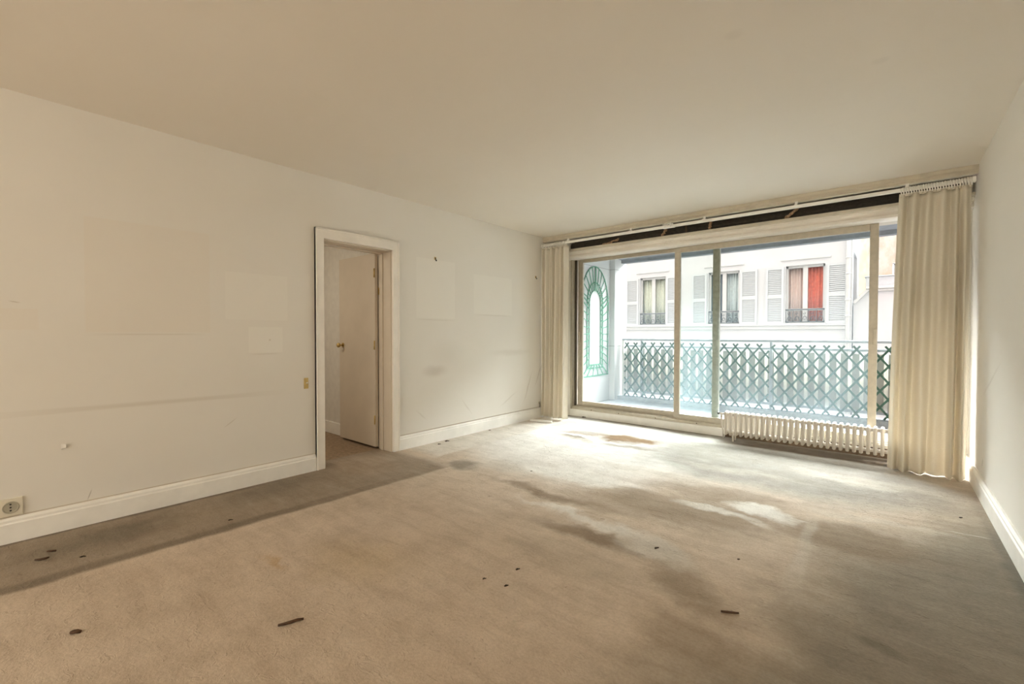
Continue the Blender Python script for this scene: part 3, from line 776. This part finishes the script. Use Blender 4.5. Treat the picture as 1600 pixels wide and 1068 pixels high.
MB().tube([(RX0 - 0.055, RADY[1], 0.25), (RX0 - 0.055, RADY[1] + 0.01, 0.16), (RX0 - 0.055, 5.34, 0.08), (RX0 - 0.055, 5.345, 0.0)], 0.008, 10).build('supply_pipe', M['radiator'], rad, loc=(RX0 - 0.055, 5.3, 0.0))

# ------------------------------------------------------------------ wall fittings
so_ = thing('power_outlet', (XL, 0.08, 0.19), 'cream double power outlet on the left wall above the skirting', 'socket')
MB().box(XL, XL + 0.012, -0.085, 0.138, 0.145, 0.245).build('plate', M['ivory'], so_, bevel=0.004, loc=(XL, 0.03, 0.19))
for yc in (-0.03, 0.090):
    g = MB(); g.tube([(XL + 0.0125, yc + 0.030 * math.cos(a), 0.195 + 0.030 * math.sin(a)) for a in [2 * math.pi * k / 24 for k in range(24)]], 0.0035, 6, close=True)
    g.cyl((XL + 0.011, yc, 0.195), (XL + 0.0135, yc, 0.195), 0.028, 24)
    sk = g.build('socket', M['grey_plastic'], so_, loc=(XL, yc, 0.195))
    g = MB()
    for z in (0.178, 0.195, 0.212): g.cyl((XL + 0.013, yc, z), (XL + 0.0145, yc, z), 0.0045, 10)
    g.build('pin_hole', M['black'], sk, loc=(XL + 0.014, yc, 0.195))
sw = thing('light_switch', (XL, 1.742, 0.745), 'small brass light switch on the left wall beside the door frame', 'switch')
MB().box(XL, XL + 0.006, 1.724, 1.760, 0.700, 0.790).build('plate', M['brass'], sw, bevel=0.002, loc=(XL, 1.742, 0.745))
MB().bar((XL + 0.005, 1.744, 0.745), (XL + 0.022, 1.744, 0.752), 0.010, 0.010).build('toggle', M['ivory'], sw, bevel=0.002, loc=(XL + 0.005, 1.744, 0.745))
for y, z, lab in ((3.137, 1.961, 'small dark hook high on the left wall just past the doorway'), (4.915, 1.936, 'small dark hook high on the left wall beside the left curtain')):
    h = thing('wall_hook', (XL, y, z), lab, 'hook', 'picture hooks on the left wall')
    MB().box(XL, XL + 0.003, y - 0.012, y + 0.012, z - 0.012, z + 0.018).build('plate', M['brass'], h, loc=(XL, y, z))
    MB().tube([(XL + 0.003, y, z + 0.010), (XL + 0.010, y, z - 0.006), (XL + 0.012, y, z - 0.022), (XL + 0.020, y, z - 0.026), (XL + 0.024, y, z - 0.014)], 0.0045, 8).build('hook', M['black'], h, loc=(XL, y, z))
cs = thing('cable_stub', (XL, 5.0, 0.16), 'loose dark cable end on the left wall above skirting by the curtain', 'cable')
MB().box(XL, XL + 0.010, 4.985, 5.015, 0.185, 0.215).build('clip', M['grey_plastic'], cs, bevel=0.002, loc=(XL, 5.0, 0.2))
MB().tube([(XL + 0.008, 5.0, 0.20), (XL + 0.018, 4.995, 0.18), (XL + 0.010, 5.005, 0.16), (XL + 0.016, 4.985, 0.142)], 0.004, 8).build('wire', M['black'], cs, loc=(XL, 5.0, 0.16))
b = MB()
def flk(u, v): return (XL + 0.002 + 0.009 * (u * u), 0.292 + 0.022 * u, 0.475 + 0.034 * v * (1 - 0.4 * u) + 0.01 * u)
b.grid(flk, 6, 5)
tag(b.build('paint_flake', M['wall'], solid=0.0015, loc=(XL, 0.30, 0.49)), 'small curl of paint lifting off the left wall low down', 'paint flake')

# ------------------------------------------------------------------ debris on the carpet
def twig(pts, r, name, label, cat, mat='twig', group='scraps lying on the carpet'):
    n = len(pts); rr = [r * (0.55 + 0.45 * math.sin(math.pi * (0.15 + 0.75 * i / (n - 1)))) for i in range(n)]
    c = pts[n // 2]
    return tag(MB().tube(pts, rr, 8).build(name, M[mat], loc=(c[0], c[1], 0)), label, cat, group)
twig([(-1.838, 0.742, 0.005), (-1.826, 0.762, 0.006), (-1.818, 0.785, 0.006), (-1.812, 0.805, 0.007), (-1.800, 0.826, 0.006)], 0.0060, 'twig', 'bent dark twig on the carpet in the left foreground', 'twig')
twig([(-0.522, 1.975, 0.005), (-0.50, 1.987, 0.005), (-0.478, 1.999, 0.005), (-0.462, 2.010, 0.005)], 0.0048, 'twig', 'straight brown stick on the carpet in the right foreground', 'twig')
twig([(-2.402, 0.206, 0.006), (-2.395, 0.214, 0.008), (-2.388, 0.222, 0.009), (-2.380, 0.232, 0.006)], 0.0080, 'leaf_scrap', 'curled brown leaf scrap on the carpet nearest the bottom left corner', 'leaf scrap')
twig([(-3.318, 0.160, 0.005), (-3.302, 0.176, 0.006), (-3.292, 0.196, 0.008), (-3.298, 0.208, 0.007)], 0.0058, 'twig', 'hooked dark twig in the dirty strip below the power outlet', 'twig')
twig([(-3.398, 0.208, 0.005), (-3.386, 0.222, 0.006), (-3.376, 0.240, 0.005)], 0.0055, 'leaf_scrap', 'thin dark leaf scrap just behind the hooked twig', 'leaf scrap')
for x, y, r, lab in ((-1.388, 1.687, 0.011, 'dark crumb farthest back of three in the middle of the carpet'), (-1.336, 1.541, 0.010, 'dark crumb nearest the viewer of three mid carpet'),
                     (-1.454, 1.519, 0.009, 'dark crumb furthest left of three mid carpet'), (-0.952, 2.342, 0.013, 'dark dent of dirt on the pale carpet patch'),
                     (-3.19, 0.32, 0.012, 'dark crumb in the dirty strip right of the hooked twig'), (-3.60, 3.08, 0.016, 'dark dirt clump at the skirting just past the doorway'),
                     (-3.64, 3.22, 0.022, 'larger dark dirt clump against the skirting past the doorway'), (-3.66, 3.92, 0.014, 'brown dirt clump at the skirting midway to the curtain'),
                     (0.36, 3.98, 0.012, 'dark crumb on the grey carpet near the right skirting'), (-0.58, 2.50, 0.008, 'dark speck on the carpet beside the pale rail mark'), (-3.235, 5.375, 0.028, 'dark dirt clump at the window skirting right of the left curtain'),
                     (-3.12, 0.98, 0.012, 'small dark crumb midway along the dirty strip'), (-2.30, 2.98, 0.009, 'dark speck on the pale carpet some way past the doorway')):
    r *= 0.6; b = MB(); b.blob((x, y, r * 0.30), (r, r * 1.5, r * 0.45), 10, 6, 0.25); b.blob((x + r * 0.9, y + r * 1.4, r * 0.22), (r * 0.6, r * 0.8, r * 0.32), 8, 5, 0.25)
    tag(b.build('dirt_crumb', M['dirt'], loc=(x, y, 0)), lab, 'crumb', 'dirt crumbs on the carpet')
b = MB().prism_y([(0, 0.002), (0.030, 0.002), (0.030, 0.016), (0.012, 0.030), (0, 0.030)], 0, 0.30)
o = b.build('wood_offcut', M['skirting'], bevel=0.002)
o.location = (-3.63, 4.69, 0.0); o.rotation_euler = (0, 0, R(-72))
tag(o, 'white skirting offcut lying on the carpet below the left curtain', 'wood offcut')

# ------------------------------------------------------------------ balcony
BX1 = 1.6
struct('balcony_floor', MB().box(-3.9, BX1, 5.62, 7.42, -0.15, 0.02).box(-3.9, BX1, 7.16, 7.42, 0.0, 0.085), M['stone_grey'], 'grey concrete balcony floor with low kerb', 'balcony floor')
b = MB().box(-3.92, XL, 5.62, 7.05, -0.1, 2.6)
g = NT('white_balcony_wall_slabs', 0.7)
sp_ = g.n('ShaderNodeSeparateXYZ'); g.l(g.P, sp_.inputs[0])
jz = g.math('ABSOLUTE', g.math('SUBTRACT', sp_.outputs[2], 0.95)); jz2 = g.math('ABSOLUTE', g.math('SUBTRACT', sp_.outputs[2], 2.27))
k = g.math('MINIMUM', jz, jz2)
cc = g.mix(g.rng(k, 0.004, 0.009, 1, 0), (0.60, 0.595, 0.59, 1), (0.38, 0.375, 0.37, 1))
M['slabs'] = g.out(cc, g.bump(g.noise(5, 3).outputs['Fac'], 0.1))
struct('balcony_wall', b, M['slabs'], 'white side wall of the balcony carrying the green arched trellis', 'wall')
struct('balcony_pilaster', MB().box(-3.92, -3.625, 7.05, 7.48, -0.1, 2.6), M['slabs'], 'white pilaster at the outer end of the balcony side wall', 'pilaster')
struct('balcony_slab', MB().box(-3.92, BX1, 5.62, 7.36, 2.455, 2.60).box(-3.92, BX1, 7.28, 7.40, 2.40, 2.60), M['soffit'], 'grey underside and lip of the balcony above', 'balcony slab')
struct('balcony_end_wall', MB().box(BX1, BX1 + 0.15, 5.62, 7.42, -0.1, 2.6), M['slabs'], 'white side wall closing the right end of the balcony', 'wall')
struct('shading_lower_storeys', MB().box(-40, 40, -4.0, 5.62, -6.0, -0.16), M['upper'], 'unseen lower storeys added to block light below the flat', 'building')  # added out of view, stops light passing under the flat
struct('shading_upper_storeys', MB().box(-40, 40, -4.0, 5.62, 2.63, 30.0), M['upper'], 'unseen upper storeys above the flat sized to shade the house opposite', 'building')  # out of view, height and width set to shade the opposite facade

# railing
rl = thing('balcony_railing', (-1.2, 7.28, 0.085), 'metal balcony railing with pale slatted panel and grey handrail', 'railing')
RLX0, RLX1 = -3.585, BX1
MB().box(RLX0, RLX1, 7.245, 7.285, 1.045, 1.080).build('handrail', M['grey_metal'], rl, bevel=0.004, loc=(-1, 7.265, 1.06))
MB().box(RLX0, RLX1, 7.34, 7.365, 0.935, 0.968).build('upper_bar', M['grey_metal'], rl, bevel=0.003, loc=(-1, 7.35, 0.95))
MB().box(RLX0, RLX1, 7.34, 7.365, 0.135, 0.170).build('lower_bar', M['grey_metal'], rl, bevel=0.003, loc=(-1, 7.35, 0.15))
for x in (-3.225, -1.285, 0.655):
    MB().box(x - 0.016, x + 0.016, 7.245, 7.275, 0.05, 1.05).box(x - 0.035, x + 0.035, 7.240, 7.295, 0.085, 0.096).build('post', M['grey_metal'], rl, bevel=0.002, loc=(x, 7.26, 0.08))
MB().box(RLX0, RLX0 + 0.035, 7.245, 7.36, 0.05, 1.06).build('post', M['pale_metal'], rl, bevel=0.002, loc=(RLX0, 7.26, 0.08))['label'] = 'pale end post against the pilaster'
b = MB(); x = -3.54; PP = 0.122
while x < RLX1 - PP:
    b.add([(px, py, z) for z in (0.172, 0.905) for px, py in ((x, 7.352), (x + 0.076, 7.352), (x + 0.080, 7.362), (x + 0.004, 7.362))],
          [(0, 1, 2, 3), (7, 6, 5, 4), (0, 4, 5, 1), (1, 5, 6, 2), (2, 6, 7, 3), (3, 7, 4, 0)])
    x += PP
b.build('slatted_panel', M['panel'], rl, loc=(-1, 7.355, 0.2))
def shf(u, v):
    x = -3.54 + (RLX1 + 3.54) * u
    return (x, 7.385 + 0.012 * math.cos(2 * math.pi * (x + 3.54 - 0.098) / PP), 0.175 + 0.725 * v)
MB().grid(shf, 420, 1).build('backing_sheet', M['sheet'], rl, solid=0.002, loc=(-1, 7.39, 0.2))
for i in range(18):
    x = -3.42 + i * 0.27
    MB().cyl((x, 7.353, 0.90), (x, 7.353, 0.936), 0.004, 6).build('panel_tie', M['pale_metal'], rl, loc=(x, 7.353, 0.92))


def lattice(x0, x1, z0, z1, y, px, pz, label, mat):
    b = MB(); k = pz / px; wd = 0.024; zc = z1 - 0.045 - 4 * pz
    for sgn, yy in ((1, y), (-1, y + 0.008)):
        # lines z = zc + sgn*k*(x - xi)
        n0 = int((x0 - (z1 - z0) / k) / px) - 2; n1 = int((x1 + (z1 - z0) / k) / px) + 2
        for i in range(n0, n1 + 1):
            xi = i * px
            pts = []
            xa, xb = max(x0, -1e9), x1
            # clip to box
            def xz(z): return xi + sgn * (z - zc) / k
            lo, hi = sorted((xz(z0), xz(z1)))
            lo = max(lo, x0); hi = min(hi, x1)
            if hi - lo < 0.03: continue
            za = zc + sgn * k * (lo - xi); zb = zc + sgn * k * (hi - xi)
            b.bar((lo, yy, za), (hi, yy, zb), wd, 0.007, up=(0, 1, 0))
    return tag(b.build('trellis_panel', mat, loc=((x0 + x1) / 2, y, z0)), label, 'trellis', 'green trellis panels on the railing')
lattice(-3.52, -3.13, 0.090, 1.012, 7.212, 0.158, 0.205, 'short green trellis panel at the left end of the railing', M['trellis'])
lattice(-3.20, -1.30, 0.086, 1.018, 7.192, 0.158, 0.205, 'green lattice trellis panel on the railing behind the overlapping sashes', M['trellis'])
lattice(-1.275, 1.30, 0.094, 1.010, 7.212, 0.158, 0.205, 'long green lattice trellis panel on the railing behind the radiator', M['trellis'])

# arched trellis on the side wall
at = thing('arch_trellis', (XL, 6.53, 0.47), 'green arched trompe trellis fixed on the white balcony side wall', 'trellis')
YC, ZS = 6.53, 1.66
RAILS = ((0.435, 0.605, 0.470), (0.255, 0.345, 0.600), (0.185, 0.215, 0.655))   # half width, rise, bottom


def ap(i, a):
    hw, rise, _ = RAILS[i]
    return (YC + hw * math.cos(a), ZS + rise * math.sin(a))


b = MB()
def slat(p, q, w=0.017, dx=0.0): b.bar((XL + 0.010 + dx, p[0], p[1]), (XL + 0.010 + dx, q[0], q[1]), w, 0.010, up=(1, 0, 0))
for i, (hw, rise, zb) in enumerate(RAILS):
    for s in (-1, 1): slat((YC + s * hw, zb), (YC + s * hw, ZS), 0.018)
    slat((YC - hw, zb), (YC + hw, zb), 0.022)
    for k in range(24): slat(ap(i, math.pi * k / 24), ap(i, math.pi * (k + 1) / 24), 0.016)
b.build('arch_frame', M['trellis_arch'], at, loc=(XL, YC, 0.47))
b = MB()
for d in range(1, 12):
    a = math.pi * d / 12
    slat(ap(1, a), ap(0, a), 0.011 if d != 6 else 0.024, 0.008)
for d in range(1, 14):
    a = math.pi * d / 14
    slat(ap(2, a), ap(1, a), 0.012 if d != 7 else 0.024, 0.008)
for s in (-1, 1):
    for z in (1.60, 1.68): slat((YC + s * 0.185, z - 0.05), (YC + s * 0.44, z + 0.10), 0.016, 0.010)
    for j in range(8):
        z = 1.47 - j * 0.105
        zo = 1.15 + (z - 1.15) * 1.28
        slat((YC + s * 0.255, z), (YC + s * 0.435, zo), 0.012, 0.008)
        slat((YC + s * 0.185, z + 0.02), (YC + s * 0.255, z), 0.014, 0.008)
    slat((YC + s * 0.185, 0.655), (YC + s * 0.435, 0.470), 0.020, 0.010)
for t in (-0.6, -0.2, 0.2, 0.6):
    slat((YC + 0.255 * t, 0.60), (YC + 0.435 * t, 0.47), 0.014, 0.008)
    slat((YC + 0.185 * t, 0.655), (YC + 0.255 * t, 0.60), 0.014, 0.008)
b.build('arch_slat', M['trellis_arch'], at, loc=(XL, YC, 0.5))

# ------------------------------------------------------------------ across the street
struct('street', MB().box(-30, 30, 7.5, 40, -6.3, -6.0), M['asphalt'], 'street ground far below between the buildings', 'street')
ab = thing('apartment_building', (-4, 14, -6), 'white rendered house opposite with louvred shutters and one red curtain', 'building')
FXL, FXR, FZT = -14.0, -0.72, 4.15
wins = [(-6.30, -5.44), (-4.145, -3.300), (-2.155, -1.280)]
WZ0, WZ1 = 1.455, 2.985
b = MB(); xs = FXL
for x0, x1 in wins:
    b.box(xs, x0, 14, 14.4, -6, FZT); b.box(x0, x1, 14, 14.4, -6, WZ0); b.box(x0, x1, 14, 14.4, WZ1, FZT); xs = x1
b.box(xs, FXR, 14, 14.4, -6, FZT)
b.box(FXL, FXR, 14.4, 17.0, -6, 1.2).box(FXL, FXR, 14.4, 17.0, 3.3, FZT).box(FXL, FXR, 16.0, 17.0, 1.2, 3.3)
b.build('wall', M['facade'], ab, loc=(-4, 14, -6))
MB().box(FXL, -0.83, 13.90, 14.0, 1.385, 1.420).box(FXL, -0.83, 13.95, 14.0, 1.290, 1.385).build('cornice', M['facade_trim'], ab, bevel=0.01, loc=(-4, 14, 1.3))
for x0, x1 in wins: MB().box(x0 - 0.12, x1 + 0.12, 13.96, 14.0, 3.13, 3.165).build('lintel_moulding', M['facade_trim'], ab, bevel=0.005, loc=(x0, 14, 3.1))
MB().box(FXL, FXR + 0.0, 13.8, 17.2, FZT, FZT + 0.12).build('eaves', M['zinc'], ab, loc=(-4, 14, FZT))
MB().prism_x([(13.85, FZT + 0.12), (17.1, FZT + 0.12), (16.0, FZT + 0.9), (14.9, FZT + 0.9)], FXL, FXR).build('roof', M['slate'], ab, loc=(-4, 14, FZT))
b = MB().tube([(-0.80, 13.93, FZT - 0.1), (-0.80, 13.93, 3.2), (-0.80, 13.93, -2)], 0.045, 12)
for z in (3.05, 2.65, 2.0, 1.6): b.tube([(-0.80, 13.93, z), (-0.80, 13.93, z + 0.04)], 0.056, 12)
b.build('downpipe', M['facade_trim'], ab, loc=(-0.8, 13.93, 0))


def far_window(x0, x1, cl, crr, mid_open=False):
    b = MB(); xm = (x0 + x1) / 2; y0, y1 = 14.10, 14.16
    b.box(x0, x0 + 0.05, y0, y1, WZ0, WZ1).box(x1 - 0.05, x1, y0, y1, WZ0, WZ1).box(x0, x1, y0, y1, WZ1 - 0.06, WZ1).box(x0, x1, y0, y1, WZ0, WZ0 + 0.05)
    b.box(xm - 0.055, xm + 0.055, y0 - 0.01, y1, WZ0, WZ1)
    b.box(x0, x1, y0, y1, WZ0 + 0.33, WZ0 + 0.385)
    f = b.build('window_frame', M['facade_trim'], ab, bevel=0.004, loc=(xm, 14.1, WZ0))
    MB().box(x0 + 0.04, x1 - 0.04, 14.128, 14.134, WZ0 + 0.04, WZ1 - 0.04).build('pane', M['glass_far'], f, loc=(xm, 14.13, WZ0))
    for (a, c, mt) in ((x0 + 0.03, xm, cl), (xm, x1 - 0.03, crr)):
        def cf(u, v): return (a + (c - a) * u, 14.26 + 0.02 * math.sin(u * 34) + 0.01 * math.sin(u * 15 + 1), WZ0 + 0.02 + (WZ1 - WZ0 - 0.05) * v)
        MB().grid(cf, 40, 2).build('curtain', M[mt], f, solid=0.004, loc=(a, 14.26, WZ0))
    # sill and guard rail
    MB().box(x0 - 0.03, x1 + 0.03, 13.93, 14.12, WZ0 - 0.04, WZ0).build('sill', M['facade_trim'], ab, bevel=0.004, loc=(xm, 14, WZ0))
    g = MB(); zr = WZ0 + 0.36; zl = WZ0 + 0.03; yy = 14.03
    g.tube([(x0 - 0.02, yy, zr), (x1 + 0.02, yy, zr)], 0.016, 8).tube([(x0, yy, zl), (x1, yy, zl)], 0.010, 8)
    m = 5; pw = (x1 - x0) / m
    for i in range(m + 1):
        x = x0 + pw * i
        g.tube([(x, yy, zl), (x, yy, zr)], 0.008, 6)
        if i < m:
            for q in (0, 1):
                g.tube([(x + pw * (0.5 + 0.30 * math.cos(t) * (1 - t / 9)), yy, (zl + zr) / 2 + (0.07 if q else -0.07) + 0.07 * math.sin(t) * (1 - t / 9)) for t in [j * 0.7 + q * 3.1 for j in range(9)]], 0.007, 6)
            g.tube([(x, yy, zl), (x + pw / 2, yy, (zl + zr) / 2), (x + pw, yy, zl)], 0.006, 6)
    g.build('window_guard', M['iron'], ab, loc=(xm, yy, WZ0))


def far_shutter(x0, x1):
    z0, z1 = WZ0 - 0.03, WZ1 - 0.02; y0, y1 = 13.955, 13.995
    b = MB(); st = 0.055
    b.box(x0, x0 + st, y0, y1, z0, z1).box(x1 - st, x1, y0, y1, z0, z1)
    zm = z0 + 0.70
    for za, zb in ((z0, z0 + 0.06), (zm, zm + 0.09), (z1 - 0.06, z1)): b.box(x0 + st, x1 - st, y0, y1, za, zb)
    for za, zb in ((z0 + 0.06, zm), (zm + 0.09, z1 - 0.06)):
        n = int((zb - za) / 0.048)
        for i in range(n):
            z = za + (zb - za) * (i + 0.5) / n
            b.add([(x, y, zz) for x in (x0 + st, x1 - st) for (y, zz) in ((y0 + 0.004, z - 0.022), (y0 + 0.010, z - 0.024), (y1 - 0.004, z + 0.016), (y1 - 0.012, z + 0.018))],
                  [(0, 1, 2, 3), (7, 6, 5, 4), (0, 4, 5, 1), (1, 5, 6, 2), (2, 6, 7, 3), (3, 7, 4, 0)])
    b.build('shutter', M['shutter'], ab, loc=((x0 + x1) / 2, 13.97, z0))
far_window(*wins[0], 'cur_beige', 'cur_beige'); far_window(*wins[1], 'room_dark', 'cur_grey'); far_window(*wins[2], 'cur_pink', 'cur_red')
for x0, x1 in wins:
    far_shutter(x0 - 0.47, x0 - 0.035); far_shutter(x1 + 0.035, x1 + 0.47)

lb = thing('low_building', (0.8, 14.2, -6), 'lower white house right of the shuttered facade with zinc parapet', 'building')
MB().prism_y([(-0.70, -6), (6, -6), (6, 2.27), (-0.42, 2.27), (-0.70, 1.92)], 14.15, 16.4).build('wall', M['facade'], lb, loc=(0.8, 14.2, -6))
MB().box(-0.46, 6.1, 14.0, 14.2, 2.27, 2.33).box(-0.44, 6.1, 14.06, 14.2, 2.21, 2.27).build('cornice', M['facade_trim'], lb, bevel=0.01, loc=(0.8, 14.1, 2.3))
MB().box(-0.46, 6.1, 14.06, 14.5, 2.33, 2.56).box(-0.48, 6.1, 14.03, 14.5, 2.56, 2.585).build('parapet', M['zinc'], lb, bevel=0.006, loc=(0.8, 14.1, 2.4))
MB().bar((-0.69, 14.10, 1.94), (-0.42, 14.10, 2.25), 0.06, 0.09, up=(0, 1, 0)).build('coping', M['facade_trim'], lb, loc=(-0.6, 14.1, 2.0))
ob = thing('old_building', (1, 18, -6), 'taller weathered beige house behind the low white one', 'building')
MB().box(-1.4, 0.085, 18, 19, -6, 7).box(0.085, 0.42, 18, 19, -6, 3.02).box(0.085, 0.42, 18, 19, 3.31, 7).box(0.42, 8, 18, 19, -6, 7).build('wall', M['old_wall'], ob, loc=(1, 18, -6))
f = MB().box(0.085, 0.115, 18.05, 18.1, 3.02, 3.31).box(0.39, 0.42, 18.05, 18.1, 3.02, 3.31).box(0.085, 0.42, 18.05, 18.1, 3.28, 3.31).box(0.085, 0.42, 18.05, 18.1, 3.02, 3.05).box(0.085, 0.42, 18.05, 18.1, 3.13, 3.155) \
    .box(0.05, 0.085, 17.97, 18.0, 3.0, 3.33).box(0.05, 0.46, 17.97, 18.0, 3.31, 3.34).build('window_frame', M['facade_trim'], ob, loc=(0.25, 18, 3))
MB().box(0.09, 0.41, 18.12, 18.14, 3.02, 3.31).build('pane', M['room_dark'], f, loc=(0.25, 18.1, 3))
MB().tube([(-0.42, 17.95, 6.9), (-0.42, 17.95, 3.0), (-0.42, 17.95, -2)], 0.03, 8).build('downpipe', M['iron'], ob, loc=(-0.42, 17.95, 0))
